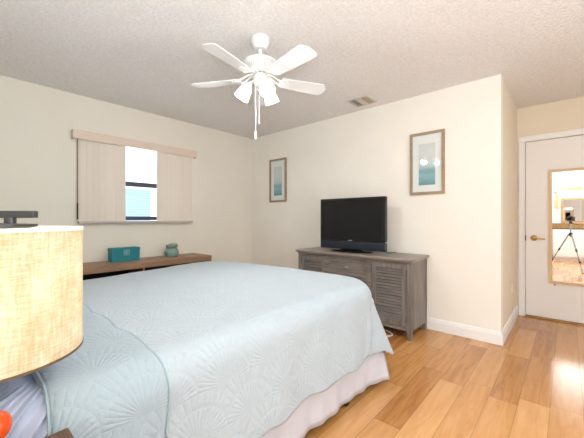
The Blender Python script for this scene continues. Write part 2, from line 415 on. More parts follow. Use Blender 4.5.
# door casing
cs = MB()
cs.box(DX0 - .065, DX0 - .003, YD - .018, YD, 0, DZ + .003, .004); cs.box(DX1 + .003, DX1 + .065, YD - .018, YD, 0, DZ + .003, .004)
cs.box(DX0 - .065, DX1 + .065, YD - .018, YD, DZ + .003, DZ + .068, .004)
cs.box(DX0 - .016, DX0 - .003, YD - .026, YD - .01, 0, DZ + .003, .003); cs.box(DX0 - .016, DX1 + .016, YD - .026, YD - .01, DZ + .003, DZ + .016, .003)
struct(cs.build('trim_1', 'white'))
struct(MB().box(DX0 - .003, DX1 + .003, YD - .035, YD + .06, 0, .014, .004).build('trim_2', 'threshold'))
# door
dr = struct(MB().box(DX0, DX1, YD + .004, YD + .044, .018, DZ, .002).build('door_1', 'door'), 'white flush bedroom door with a lever handle')
h = MB(); m = Matrix.Translation((-.285, YD + .004, .915)) @ Matrix.Rotation(PI / 2, 4, 'X')
h.lathe([(0, 0), (.032, 0), (.032, .006), (.027, .012), (.012, .016), (.011, .05), (0, .052)], 24, m)
h.tube([(-.285, YD - .042, .915), (-.262, YD - .046, .915), (-.225, YD - .044, .912), (-.185, YD - .04, .908)], .0085, 10)
h.build('door_handle', 'brass', dr, True)
MB().box(DX0 - .004, DX0 + .003, YD - .03, YD + .004, .885, .945).build('latch_plate', 'bronze', dr)
# window in the left wall (bronze single-hung) + sill
XW = XL - .07
wf = MB()
wf.box(XW - .03, XW + .03, WY0, WY0 + .03, WZ0 + .02, WZ1); wf.box(XW - .03, XW + .03, WY1 - .03, WY1, WZ0 + .02, WZ1)
wf.box(XW - .03, XW + .03, WY0 + .03, WY1 - .03, WZ1 - .03, WZ1); wf.box(XW - .03, XW + .03, WY0 + .03, WY1 - .03, WZ0 + .02, WZ0 + .065)
wf.box(XW - .025, XW + .028, WY0 + .03, WY1 - .03, 1.525, 1.578)
wo = struct(wf.build('window_1', 'bronze'), 'dark framed window showing between two stacks of blinds')
MB().box(XW - .004, XW + .002, WY0 + .03, WY1 - .03, 1.578, WZ1 - .03).box(XW + .008, XW + .014, WY0 + .03, WY1 - .03, WZ0 + .065, 1.525).build('glass', 'pane', wo)
MB().box(XL - .115, XL + .075, WY0 - .012, WY1 + .012, WZ0 - .012, WZ0 + .012, .004).build('window_sill', 'sill', wo)
# ------------------------------------------------------------------ outside the window
nb = thing('neighbouring_house', (-6.9, 2.4, 0), 'white stucco neighbouring house seen through the gap in the blinds', 'house')
MB().box(-7.1, -6.9, -3, 8, 0, 3.2).build('wall', 'stucco', nb)
wn_ = MB(); wn_.box(-6.9, -6.86, 2.0, 2.06, .80, 1.82); wn_.box(-6.9, -6.86, 3.02, 3.08, .80, 1.82); wn_.box(-6.9, -6.86, 2.06, 3.02, 1.77, 1.82); wn_.box(-6.9, -6.85, 1.98, 3.1, .75, .80)
win = wn_.build('window_frame', 'white', nb)
sl = MB()
for k in range(19):
    z = .81 + k * .0505
    sl.box(-6.892, -6.886, 2.06, 3.02, z, z + .044)
sl.build('blind', 'bluesash', win)

# ------------------------------------------------------------------ vertical blind
vb = thing('vertical_blind', (XL, 1.573, 2.0), 'beige vertical blind under a valance, parted in the middle of the window', 'blind')
va = MB(); va.box(XL + .006, XL + .092, .868, 2.278, 2.045, 2.053); va.box(XL + .084, XL + .092, .868, 2.278, 1.962, 2.045)
va.box(XL, XL + .084, .868, .876, 1.962, 2.045); va.box(XL, XL + .084, 2.27, 2.278, 1.962, 2.045)
va.build('valance', 'valance', vb)
MB().box(XL + .028, XL + .062, .90, 2.245, 2.012, 2.044, .003).build('head_rail', 'white', vb)
def vane(y, ang, z0=1.113):
    b = MB(); hw = .041
    pts = [(-hw, .0), (-hw * .5, .0035), (0, .0048), (hw * .5, .0035), (hw, 0)]
    poly = [(p[1], p[0]) for p in pts] + [(p[1] - .0012, p[0]) for p in reversed(pts)]
    b.prism(poly, 2, z0, 2.012, Matrix.Translation((XL + .045, y, 0)) @ Matrix.Rotation(ang, 4, 'Z'))
    return b.build('vane', 'vane', vb, False)
for k in range(8): vane(.948 + .0560 * k, math.radians(-17 + random.uniform(-3, 3)))
for k in range(8): vane(1.789 + .0562 * k, math.radians(-17 + random.uniform(-3, 3)))
MB().rod((XL + .05, .915, 1.99), (XL + .05, .915, 1.30), .0035).rod((XL + .05, .915, 1.30), (XL + .05, .915, 1.13), .007).build('wand', 'black', vb)

# ------------------------------------------------------------------ low bookcase under the window
bc = thing('bookcase', (-3.62, 1.42, 0), 'long low brown wooden bookcase below the window behind the bed', 'bookcase')
BX0, BX1, BY0, BY1, BZ = XL + .02, -3.40, .57, 2.27, .67
tp = MB(); t = .062
tp.prism([(BY0, BZ), (BY1, BZ), (BY1 - t, BZ - t), (BY0 + t, BZ - t)], 0, BX0, BX1); tp.build('top', 'shelfwood', bc)
for a, c in ((BY0, 1), (BY1, -1)):
    MB().prism([(a, 0), (a, BZ), (a + c * t, BZ - t), (a + c * t, 0)], 0, BX0, BX1).build('side_panel', 'shelfwood', bc)
MB().box(BX0, BX0 + .012, BY0 + t, BY1 - t, .05, BZ - t).build('back_panel', 'dark', bc)  # back coloured near-black to give the compartments their shade
MB().box(BX0 + .012, BX1 - .01, BY0 + t, BY1 - t, .02, .06).build('bottom_shelf', 'shelfwood', bc)
for y in (1.43,):
    MB().box(BX0 + .012, BX1 - .015, y - .010, y + .010, .06, BZ - t).build('divider', 'shelfwood', bc)
# teal box
tb = thing('gift_box', (-3.675, 1.325, BZ), 'teal rectangular box with a silver square emblem on the bookcase', 'box')
MB().box(-3.74, -3.612, 1.182, 1.468, BZ, BZ + .118, .002).build('body', 'teal', tb)
MB().box(-3.743, -3.609, 1.179, 1.471, BZ + .118, BZ + .147, .002).build('lid', 'teal', tb)
em = MB()
for i in range(2):
    for j in range(2):
        y0, z0 = 1.295 + i * .033, BZ + .066 + j * .033
        em.box(-3.6095, -3.6075, y0, y0 + .030, z0, z0 + .005); em.box(-3.6095, -3.6075, y0, y0 + .030, z0 + .025, z0 + .03)
        em.box(-3.6095, -3.6075, y0, y0 + .005, z0 + .005, z0 + .025); em.box(-3.6095, -3.6075, y0 + .025, y0 + .03, z0 + .005, z0 + .025)
        em.box(-3.6095, -3.6075, y0 + .011, y0 + .019, z0 + .011, z0 + .019)
em.build('emblem', 'silverprint', tb)
# jar
jr = thing('glass_jar', (-3.65, 1.865, BZ), 'pale green glass jar with a grey wire bail on the bookcase', 'jar')
mj = Matrix.Translation((-3.65, 1.865, BZ))
MB().lathe([(0, .004), (.060, 0), (.074, .008), (.083, .035), (.083, .065), (.072, .09), (.058, .108), (.057, .118), (.066, .13), (.068, .145), (.062, .147), (.060, .132), (.052, .118), (.054, .106), (.068, .088), (.078, .064), (.078, .036), (.068, .013), (0, .012)], 36, mj).build('body', 'jar', jr, True)
wb = MB()
wb.tube([(-3.65 + .061 * math.cos(a), 1.865 + .061 * math.sin(a), BZ + .112) for a in [2 * PI * k / 28 for k in range(28)]], .0035, 6, True)
wb.tube([(-3.65 + .03 * math.sin(a) + .01, 1.865 + .072 * math.cos(a), BZ + .112 + .055 * math.sin(a)) for a in [PI * k / 16 for k in range(17)]], .003, 6)
wb.build('wire_bail', 'finial', jr, True)

# ------------------------------------------------------------------ bed
bed = thing('bed', (-1.95, 1.0, 0), 'king size bed with a pinkish white pleated bed skirt over casters', 'bed')
XM0, XM1, YH, YT = -2.93, -.97, -.01, 2.02
MB().box(XM0 + .02, XM1 - .02, YH, YT - .02, .38, .600, .06, 4).build('mattress', 'ticking', bed, True)
MB().box(XM0 + .03, XM1 - .04, YH, YT - .04, .19, .38, .02, 2).build('box_spring', 'ticking', bed, True)
rl = MB()
for x in (XM0 + .06, XM1 - .06): rl.box(x - .02, x + .02, YH, YT - .05, .15, .19)
for y in (.1, 1.0, 1.9): rl.box(XM0 + .05, XM1 - .05, y - .02, y + .02, .15, .19)
rl.build('bed_rail', 'black', bed)
for x in (XM0 + .05, -1.95, -1.012):
    for y in (.30, 1.62):
        lg = MB().rod((x, y, .06), (x, y, .155), .014).rod((x, y, .055), (x, y, .075), .02).build('leg', 'steel', bed, True)
        wh = MB()
        for s in (-1, 1):
            wh.lathe([(0, -.008), (.022, -.008), (.026, -.004), (.026, .004), (.022, .008), (0, .008)], 20, Matrix.Translation((x + s * .013, y, .0265)) @ Matrix.Rotation(PI / 2, 4, 'Y'))
        wh.box(x - .004, x + .004, y - .012, y + .012, .03, .062)
        wh.build('caster', 'black', lg, True)
# bed skirt: one strip round right side, foot, left side
def skirt(u, v):
    L1, L2 = YT - YH, XM1 - XM0
    tot = 2 * L1 + L2; d = u * tot
    fl = .006 * v
    near = max(0, 1 - abs(d - L1) / .30)
    wave = (.007 * math.sin(d * 19) + .006 * math.sin(d * 43 + 1)) * v ** .7
    z = .40 - v * (.40 - .048 - .006 * math.sin(d * 7) + .012 * near)
    tail = .075 * v * near ** 1.5
    XS = XM1 - .012
    if d < L1: return (XS + fl + wave + tail, YH + d, z)
    if d < L1 + L2: return (XS + fl + tail - (d - L1) * (L2 + .002 + 2 * fl + tail) / L2, YT - .02 + .25 * fl + wave * .5, z)
    return (XM0 - .006 - fl - wave, YT - (d - L1 - L2), z)
grid_obj('bed_skirt', skirt, 420, 10, 'skirt', bed, thick=.003)

RS = .095          # shoulder radius
def nz(x, y, z=0): return noise.noise(Vector((x, y, z)))
RC = .24           # plan radius of the foot corners
def sstep(a, b, x):
    x = max(0, min(1, (x - a) / (b - a))); return x * x * (3 - 2 * x)
def drape(s, t, off=0.0, flare=.035, wav=1.0):
    """cloth point: s across the bed from its middle line, t along the bed; beyond the mattress it hangs"""
    hw = (XM1 - XM0) / 2 - RC + .012; xc = (XM0 + XM1) / 2
    yl = YT - RC
    ex = max(0, abs(s) - hw); ey = max(0, t - yl)
    sx = min(abs(s), hw) * (1 if s > 0 else -1); ty = min(t, yl)
    X0 = xc + sx
    m_ = max(ex, ey); p = 2 + 2.6 * sstep(.12, .62, m_)
    e0 = (ex ** p + ey ** p) ** (1 / p)
    cap_ = RC - RS + .575
    if e0 > cap_ - .05: e0 = cap_ - .05 + .05 * math.tanh((e0 - cap_ + .05) / .05)
    th = math.atan2(ey, ex) if e0 > 0 else 0
    xt, yt_ = X0 + (1 if s > 0 else -1) * math.cos(th) * min(e0, RC), ty + math.sin(th) * min(e0, RC)
    top = .662 + .040 * (1 - ((xt + 1.50) / 1.5) ** 2) * sstep(-.5, 1.9, yt_) + .006 * sstep(.0, 1.6, yt_) - .032 * (1 - sstep(.6, 2.0, yt_)) * sstep(.5, 1.4, -(xt + 1.5)) + .003 * nz(X0 * 3, ty * 3, 5)
    R_ = RS + off; q = R_ * PI / 2
    e = e0 - (RC - RS); k = 0; cor = math.sin(2 * th) ** 2
    if e < 0: out, dn = e0, 0
    elif e < q: out, dn = (RC - RS) + R_ * math.sin(e / R_), R_ * (1 - math.cos(e / R_))
    else:
        k = e - q
        out = RC - RS + R_ + (flare + .37 * cor) * k; dn = R_ + k
        d = t if ey == 0 else t + s
        out += wav * k * (.035 * math.sin(d * 8.5 + 1) + .02 * math.sin(d * 21)) * (1 - cor) - .10 * k * math.exp(-((th - .30) / .13) ** 2) - .15 * k * math.exp(-((th - 1.25) / .15) ** 2)
    sg = 1 if s > 0 else -1
    wr_ = .002 * nz(s * 9, t * 9, 1) + .003 * nz(s * 3.5, t * 3.5, 2)
    return Vector((X0 + sg * math.cos(th) * out, ty + math.sin(th) * out, top + off - dn + (wr_ if e < q else 0)))
HWQ = .895 + .10 + .415
SW = (XM1 - XM0) / 2 - RS + .012 + .505
TL = YT - RS + .54
ql = thing('quilt', (-1.95, 1.2, .70), 'pale aqua quilt with stitched fan pattern spread over the king bed', 'quilt')
T0 = .17
def qst(u, v):
    s = -SW + 2 * SW * u; t = T0 + (TL - T0) * v
    sc = abs(math.sin((t) * PI / .30)) * .022
    if u > .9: s += sc * (u - .9) / .1
    return s, t
grid_obj('cover', lambda u, v: drape(*qst(u, v), off=.012), 260, 230, 'quilt', ql, uvfn=lambda u, v: (-qst(u, v)[0], qst(u, v)[1]), thick=.010)
def fst(u, v):
    s = -SW + 2 * SW * u; e = T0 + .008 * math.sin(s * 9); t = e + (.455 - e + .014 * abs(math.sin(s * PI / .30))) * v
    return s, t
def ffn(u, v):
    s, t = fst(u, v)
    return drape(s, t, off=.036 - .012 * (2 * v - 1) ** 8, wav=.6)
fo = grid_obj('folded_band', ffn, 260, 40, 'quiltfold', ql, uvfn=lambda u, v: (-fst(u, v)[0], fst(u, v)[1] + .07), thick=.014)
pp = MB(); pp.tube([ffn(.0 + k / 160, 1.0) + Vector((0, .003, -.003)) for k in range(161)], .0045, 6); pp.build('piping', 'piping', ql, True)
pp = MB(); pp.tube([ffn(.0 + k / 160, 0.0) + Vector((0, -.002, -.002)) for k in range(161)], .004, 6); pp.build('piping', 'piping', ql, True)
# sheet at the head of the bed with pulled creases on the near side
def sheetfn(u, v):
    s = -SW + .1 + (2 * SW - .12) * u; t = -.02 + .235 * v
    p = drape(s, t, off=.004, flare=.02, wav=.2)
    if s > .8:
        a = max(0, min(1, (s - .8) / .12)); e = s - .85
        c = (t + .75 * e * (1 - .35 * t / .2)) / .020 + 1.0 * nz(s * 6, t * 6)
        f = c - math.floor(c)
        h_ = (f * 1.0 if f < .86 else (1 - f) * 6.1) * (.6 + .4 * math.sin(math.floor(c) * 2.3))
        p.x += .026 * a * h_ * min(1, max(.2, e * 8)); p.z += .018 * a * h_
    return p
grid_obj('bed_sheet', sheetfn, 900, 110, 'sheet', None, thick=.002)
tag(bpy.data.objects['bed_sheet'], 'creased lavender white sheet showing at the head of the bed', 'sheet')
def pillow(name, cx, cy, cz, hx, hy, hz, label, rz=0):
    b = MB(); n, k = 40, 26
    rows = []
    for side in (1, -1):
        for i in range(n + 1): pass
    def fn(u, v, sgn):
        a, c = 2 * u - 1, 2 * v - 1
        e = max(0, (1 - abs(a) ** 2.6)) ** .5 * max(0, (1 - abs(c) ** 2.6)) ** .5
        pin = 1 - .05 * (abs(a) * abs(c)) ** 2 + 0
        x = a * hx * (1 - .05 * (1 - c * c) * abs(a) ** 3 * -1); y = c * hy * pin
        return Vector((x, y, sgn * hz * e + (.004 * nz(x * 14, y * 14, 3) + .006 * nz(x * 6, y * 6, 8)) * (1 if e > .05 else 0)))
    for sgn in (1, -1):
        V = [[b.b.verts.new(fn(i / n, j / k, sgn)) for j in range(k + 1)] for i in range(n + 1)]
        for i in range(n):
            for j in range(k): b.b.faces.new((V[i][j], V[i + 1][j], V[i + 1][j + 1], V[i][j + 1]))
    bmesh.ops.remove_doubles(b.b, verts=b.b.verts, dist=.0008)
    bmesh.ops.transform(b.b, matrix=Matrix.Rotation(rz, 4, 'Z') @ Matrix.Translation((0, 0, 0)), verts=b.b.verts)
    bmesh.ops.translate(b.b, verts=b.b.verts, vec=(cx, cy, cz))
    o = b.build(name, 'pillow', None, True, loc=(cx, cy, cz)); return tag(o, label, 'pillow', None)
pillow('pillow', -1.425, .030, .80, .43, .205, .075, 'pale lavender pillow lying on the bed half hidden behind the lamp shade')

# ------------------------------------------------------------------ nightstand and lamp
NX0, NX1, NY0, NY1, NZ = -.885, -.49, -.22, .195, .64
ns_ = thing('nightstand', ((NX0 + NX1) / 2, (NY0 + NY1) / 2, 0), 'dark brown wooden nightstand beside the bed under the lamp', 'nightstand')
MB().box(NX0, NX1, NY0, NY1, NZ - .022, NZ, .003).build('top', 'standwood', ns_)
MB().box(NX0 + .015, NX1 - .015, NY0 + .01, NY1 - .02, .16, NZ - .022).build('body', 'standwood', ns_)
for z0, z1 in ((.19, .385), (.395, .60)):
    d_ = MB().box(NX0 + .03, NX1 - .03, NY1 - .02, NY1 - .006, z0, z1, .002).build('drawer', 'standwood', ns_)
    MB().lathe([(0, 0), (.008, 0), (.006, .012), (.014, .018), (.012, .026), (0, .028)], 16, Matrix.Translation(((NX0 + NX1) / 2, NY1 - .006, (z0 + z1) / 2)) @ Matrix.Rotation(-PI / 2, 4, 'X')).build('knob', 'brass', d_, True)
for x in (NX0 + .04, NX1 - .04):
    for y in (NY0 + .04, NY1 - .05): MB().rod((x, y, .16), (x, y, 0), .02, .012).build('leg', 'standwood', ns_, True)
LX, LY = -.832, .064
LR, LZ0, LZ1 = .1425, .868, 1.115
lp = thing('table_lamp', (LX, LY, NZ), 'lit table lamp with drum linen shade and orange ball base on the nightstand', 'lamp')
ml = Matrix.Translation((LX, LY, 0))
MB().lathe([(LR, LZ0), (LR, LZ1), (LR - .002, LZ1), (LR - .002, LZ0), (LR, LZ0)], 96, ml).build('lamp_shade', 'linen', lp, True)
tr = MB().lathe([(LR + .0012, LZ1 - .004), (LR + .0012, LZ1 + .003), (LR - .004, LZ1 + .003), (LR - .004, LZ1 - .004), (LR + .0012, LZ1 - .004)], 96, ml).build('top_trim', 'shadewhite', lp, True)
MB().lathe([(LR + .0012, LZ0 - .001), (LR + .0012, LZ0 + .0035), (LR - .004, LZ0 + .0035), (LR - .004, LZ0 - .001), (LR + .0012, LZ0 - .001)], 96, ml).build('bottom_trim', 'shadetrim', lp, True)
bs = MB().lathe([(0, NZ), (.05, NZ), (.05, NZ + .008), (.02, NZ + .016), (.012, NZ + .03), (.010, NZ + .034), (0, NZ + .035)], 32, ml); bs.build('base', 'finial', lp, True)
MB().lathe([(0, .672), (.010, .674), (.013, .688)] + [(.0255 * math.sin(a) + .001, .729 - .029 * math.cos(a)) for a in [PI * k / 16 for k in range(3, 16)]] + [(0, .759)], 32, ml).build('ball', 'orange', lp, True)
MB().rod((LX, LY, .762), (LX, LY, .93), .004).rod((LX, LY, .90), (LX, LY, .95), .013).build('stem', 'finial', lp, True)
MB().lathe([(0, .95), (.014, .95), (.03, .985), (.03, 1.0), (.018, 1.025), (0, 1.032)], 20, ml).build('bulb', 'bulb', lp, True)
sp = MB()
for k in range(3):
    a = 2 * PI * k / 3 + .3; sp.rod((LX, LY, LZ1 - .012), (LX + (LR - .003) * math.cos(a), LY + (LR - .003) * math.sin(a), LZ1 - .004), .0022)
sp.tube([(LX + .02 * math.sin(a), LY + .055 * math.sin(a) * 1.0, .93 + (LZ1 - .012 - .93) * (1 - math.cos(a)) / 2) for a in [PI * k / 14 for k in range(15)]], .002, 6)
sp.build('spider', 'steel', lp, True)
fr_ = Vector((math.cos(YAW), math.sin(YAW), 0))
fb = MB(); fb.lathe([(0, LZ1 - .013), (.066, LZ1 + .004), (.066, LZ1 + .009), (.02, LZ1 + .011), (0, LZ1 + .011)], 36, ml)
for k in (-1, 1):
    c = Vector((LX, LY, 0)) + fr_ * .031 * k
    fb.rod((c.x, c.y, LZ1 + .008), (c.x, c.y, LZ1 + .022), .0095)
fb.box(-.081, .081, -.006, .006, -.007, .007, .001, 1, Matrix.Translation((LX, LY, LZ1 + .028)) @ Matrix.Rotation(YAW, 4, 'Z'))
fb.build('finial', 'finial', lp, True)
pl_ = point('lamp_bulb_light', (LX, LY, .985), LAMP_POWER, (1, .97, .91), .035)
pl_.parent = lp; pl_.matrix_parent_inverse = Matrix.Translation(lp.location).inverted()

# ------------------------------------------------------------------ television console
CX0, CX1, CY0, CY1, CZ = -2.445, -1.075, 2.865, 3.295, .765
cn = thing('media_console', ((CX0 + CX1) / 2, 3.08, 0), 'grey-washed wooden media console with louvered doors against the far wall', 'console')
ct = MB(); ct.box(CX0 - .022, CX1 + .022, CY0 - .03, CY1 + .01, CZ - .022, CZ, .004); ct.box(CX0 - .010, CX1 + .010, CY0 - .016, CY1, CZ - .038, CZ - .022, .005)
ct.build('top', 'greytop', cn)
fm = MB()
fm.box(CX0, CX0 + .02, CY0 + .03, CY1 - .03, .085, CZ - .038); fm.box(CX1 - .02, CX1, CY0 + .03, CY1 - .03, .085, CZ - .038)
fm.box(CX0 + .02, CX1 - .02, CY1 - .02, CY1 - .008, .085, CZ - .038)
fm.box(CX0 + .02, CX1 - .02, CY0 + .02, CY1 - .02, .085, .105)
XA, XB = -2.035, -1.506
for x in (XA, XB): fm.box(x - .012, x + .012, CY0 + .025, CY1 - .02, .105, CZ - .038)
fm.box(XA + .012, XB - .012, CY0 + .025, CY1 - .02, .505, .52)
fm.box(XA + .012, XB - .012, CY0 + .05, CY1 - .02, .30, .315)
fm.build('carcass', 'greyz', cn)
ff = MB()
for x in (XA, XB): ff.box(x - .026, x + .026, CY0, CY0 + .025, .085, CZ - .038)
ff.box(CX0 + .045, CX1 - .045, CY0 + .003, CY0 + .025, CZ - .062, CZ - .038); ff.box(CX0 + .045, CX1 - .045, CY0 + .003, CY0 + .025, .085, .118)
ff.box(XA + .026, XB - .026, CY0 + .003, CY0 + .025, .495, .52)
ff.build('face_frame', 'greyx', cn)
for x0, x1 in ((CX0, CX0 + .045), (CX1 - .045, CX1)):
    for y0, y1 in ((CY0, CY0 + .045), (CY1 - .045, CY1)):
        b = MB(); b.box(x0, x1, y0, y1, .085, CZ - .038, .002, 1)
        o_, i_ = (x0, x1) if x0 == CX0 else (x1, x0)
        xa, xb = sorted((x0, x1)); tx = .012 if x0 == CX0 else -.012
        v = [b.b.verts.new(p) for p in ((x0, y0, .085), (x1, y0, .085), (x1, y1, .085), (x0, y1, .085), (x0 + max(0, -tx), y0 + .004, 0), (x1 - max(0, tx), y0 + .004, 0), (x1 - max(0, tx), y1 - .004, 0), (x0 + max(0, -tx), y1 - .004, 0))]
        for q in ((0, 1, 5, 4), (1, 2, 6, 5), (2, 3, 7, 6), (3, 0, 4, 7), (4, 5, 6, 7)): b.b.faces.new([v[i] for i in q])
        b.build('leg', 'greyz', cn)
def louver_door(x0, x1, hinge):
    z0, z1 = .122, CZ - .066; s = .043
    b = MB()
    b.box(x0, x0 + s, CY0 + .001, CY0 + .022, z0, z1, .002, 1); b.box(x1 - s, x1, CY0 + .001, CY0 + .022, z0, z1, .002, 1)
    b.box(x0 + s, x1 - s, CY0 + .001, CY0 + .022, z0, z0 + s, .002, 1); b.box(x0 + s, x1 - s, CY0 + .001, CY0 + .022, z1 - s, z1, .002, 1)
    d = b.build('door', 'greyz', cn)
    l = MB(); n = 17; st = (z1 - z0 - 2 * s) / n
    for k in range(n):
        zc = z0 + s + st * (k + .5)
        l.box(x0 + s, x1 - s, -.0025, .0025, -st * .46, st * .46, mtx=Matrix.Translation((0, CY0 + .013, zc)) @ Matrix.Rotation(math.radians(-42), 4, 'X'))
    MB().box(x0 + s, x1 - s, CY0 + .026, CY0 + .029, z0 + s, z1 - s).build('slat_shade', 'dark', d)  # near-black sheet added as the shade between the slats
    l.build('louver_panel', 'greyx', d)
    for z in (z0 + .07, z1 - .07):
        MB().rod((hinge, CY0 - .002, z - .028), (hinge, CY0 - .002, z + .028), .004).build('hinge', 'bronze', d, True)
louver_door(CX0 + .048, XA - .029, CX0 + .047)
louver_door(XB + .029, CX1 - .048, CX1 - .047)
dw = MB(); X0_, X1_, z0, z1 = XA + .032, XB - .032, .527, CZ - .069
dw.box(X0_, X1_, CY0 + .007, CY0 + .03, z0, z1); fr = .022
dw.box(X0_, X1_, CY0 - .006, CY0 + .008, z0, z0 + fr, .003, 1); dw.box(X0_, X1_, CY0 - .006, CY0 + .008, z1 - fr, z1, .003, 1)
dw.box(X0_, X0_ + fr, CY0 - .006, CY0 + .008, z0 + fr, z1 - fr, .003, 1); dw.box(X1_ - fr, X1_, CY0 - .006, CY0 + .008, z0 + fr, z1 - fr, .003, 1)
dwo = dw.build('drawer', 'greyx', cn)
kb = MB(); kx, kz = (X0_ + X1_) / 2, (z0 + z1) / 2
kb.lathe([(0, 0), (.018, 0), (.016, .004), (.006, .008), (.007, .016), (.016, .022), (.016, .030), (.008, .036), (0, .037)], 20, Matrix.Translation((kx, CY0 + .006, kz)) @ Matrix.Rotation(PI / 2, 4, 'X') @ Matrix.Diagonal((1.5, 1, 1, 1)))
kb.build('knob', 'steel', dwo, True)
# white cord on the floor below
crd = MB()
pts = [(-1.33, 3.02, .006), (-1.30, 2.93, .006), (-1.33, 2.85, .006)]
def cat(pts, n=8):
    P = [Vector(p) for p in pts]; P = [P[0]] + P + [P[-1]]; out = []
    for i in range(1, len(P) - 2):
        for k in range(n):
            t_ = k / n; a, b_, c, d = P[i - 1:i + 3]
            out.append(.5 * ((2 * b_) + (-a + c) * t_ + (2 * a - 5 * b_ + 4 * c - d) * t_ ** 2 + (-a + 3 * b_ - 3 * c + d) * t_ ** 3))
    return out + [P[-2]]
crd.tube(cat([(-1.62, 3.10, .006), (-1.50, 2.98, .006), (-1.36, 2.97, .006), (-1.27, 2.90, .006), (-1.30, 2.83, .006), (-1.40, 2.82, .006), (-1.52, 2.88, .006), (-1.60, 3.02, .018), (-1.75, 3.12, .006)]), .0055, 8)
tag(crd.build('power_cord', 'cord', None, True), 'looped white cord on the floor under the media console', 'cord')

# television
TX0, TX1, TY, TZ0, TZ1 = -2.235, -1.41, 3.045, .79, 1.372
tv = thing('television', ((TX0 + TX1) / 2, TY + .02, CZ), 'black flat screen television standing on the grey media console', 'television')
bz = MB(); ZS = TZ0 + .098
bz.box(TX0, TX1, TY - .004, TY + .05, ZS, TZ1, .008, 3)
bz.box(TX0 + .10, TX1 - .10, TY + .05, TY + .09, TZ0 + .06, TZ1 - .08, .015, 2)
bz.build('housing', 'gloss', tv, True)
for nm, x0, x1, z0_, z1_ in (('bezel', TX0, TX1, TZ1 - .034, TZ1), ('bezel', TX0, TX1, ZS - .006, ZS + .012), ('bezel', TX0, TX0 + .034, ZS + .012, TZ1 - .034), ('bezel', TX1 - .034, TX1, ZS + .012, TZ1 - .034)):
    MB().box(x0, x1, TY - .012, TY - .003, z0_, z1_, .003, 2).build(nm, 'gloss', tv)
MB().box(TX0 + .034, TX1 - .034, TY - .008, TY - .003, ZS + .012, TZ1 - .034).build('screen', 'screen', tv)
MB().box(TX0, TX1, TY - .014, TY + .045, TZ0, ZS - .006, .008, 3).build('speaker_bar', 'navy', tv, True)
MB().box(-1.85, -1.80, TY - .0138, TY - .0118, ZS + .001, ZS + .009).build('badge', 'silverprint', tv)
st = MB(); st.box(-1.95, -1.70, TY - .01, TY + .05, CZ + .015, TZ0 + .02, .005)
st.build('stand_neck', 'gloss', tv, True)
st = MB(); st.lathe([(0, 0), (.98, 0), (1, .004), (1, .009), (.9, .016), (0, .018)], 48, Matrix.Translation((-1.825, TY + .01, CZ)) @ Matrix.Diagonal((.27, .125, 1, 1)))
st.build('stand_base', 'gloss', tv, True)
for x in (TX0 + .23, TX1 - .035):
    MB().tube(cat([(x, TY + .052, TZ0 + .06), (x, TY + .075, TZ0 - .006), (x + .02, TY + .12, CZ + .005), (x + .05, 3.27, CZ + .005)]), .0028, 6).build('cable', 'cord' if x < -1.9 else 'black', tv, True)

# ------------------------------------------------------------------ framed pictures
def picture(name, xc, label, seed):
    t_ = thing(name, (xc, YF, 1.71), label, 'picture', 'framed sea prints on the far wall')
    w_, h_, f_ = .172, .3225, .026; zc = 1.712
    b = MB(); y0, y1 = YF - .024, YF
    b.prism([(xc - w_, zc - h_), (xc + w_, zc - h_), (xc + w_ - f_, zc - h_ + f_), (xc - w_ + f_, zc - h_ + f_)], 1, y0, y1)
    b.prism([(xc - w_, zc + h_), (xc + w_, zc + h_), (xc + w_ - f_, zc + h_ - f_), (xc - w_ + f_, zc + h_ - f_)], 1, y0, y1)
    b.prism([(xc - w_, zc - h_), (xc - w_, zc + h_), (xc - w_ + f_, zc + h_ - f_), (xc - w_ + f_, zc - h_ + f_)], 1, y0, y1)
    b.prism([(xc + w_, zc - h_), (xc + w_, zc + h_), (xc + w_ - f_, zc + h_ - f_), (xc + w_ - f_, zc - h_ + f_)], 1, y0, y1)
    b.build('frame', 'frametan', t_)
    MB().box(xc - w_ + f_, xc + w_ - f_, YF - .010, YF - .004, zc - h_ + f_, zc + h_ - f_).build('mat_board', 'matboard', t_)
    p = MB().box(-.082, .082, -.001, .001, -.215, .215).build('print', seaprint('sea_print_' + str(seed), seed), t_, loc=None)
    p.location = (xc, YF - .0112, zc - .01); p.matrix_parent_inverse = Matrix.Translation(t_.location).inverted()
    MB().box(xc - w_ + f_, xc + w_ - f_, YF - .0165, YF - .0145, zc - h_ + f_, zc + h_ - f_).build('glass', 'picglass', t_)
picture('framed_picture', -3.237, 'tan framed sea print hanging in the far wall near the room corner', 3)
picture('framed_picture', -1.085, 'tan framed sea print hanging above the right end of the console', 11)

# ------------------------------------------------------------------ ceiling vent
vt = thing('ceiling_vent', (-1.69, 3.06, ZC), 'square louvered air vent in the ceiling near the far wall', 'vent')
x0, x1, y0, y1 = -1.815, -1.565, 2.935, 3.185; b = MB(); f_ = .024; zz = ZC - .012
b.box(x0, x1, y0, y0 + f_, zz, ZC, .004); b.box(x0, x1, y1 - f_, y1, zz, ZC, .004); b.box(x0, x0 + f_, y0 + f_, y1 - f_, zz, ZC, .004); b.box(x1 - f_, x1, y0 + f_, y1 - f_, zz, ZC, .004)
b.build('frame', 'metalgrey', vt)
MB().box(x0 + f_, x1 - f_, y0 + f_, y1 - f_, ZC - .002, ZC + .0).build('backing', 'ventdark', vt)
for k in range(4):
    x = x0 + f_ + .010 + k * .015
    MB().box(-.010, .010, y0 + f_, y1 - f_, -.0012, .0012, mtx=Matrix.Translation((x, 0, ZC - .009)) @ Matrix.Rotation(math.radians(40), 4, 'Y')).build('slat', 'metalgrey', vt)
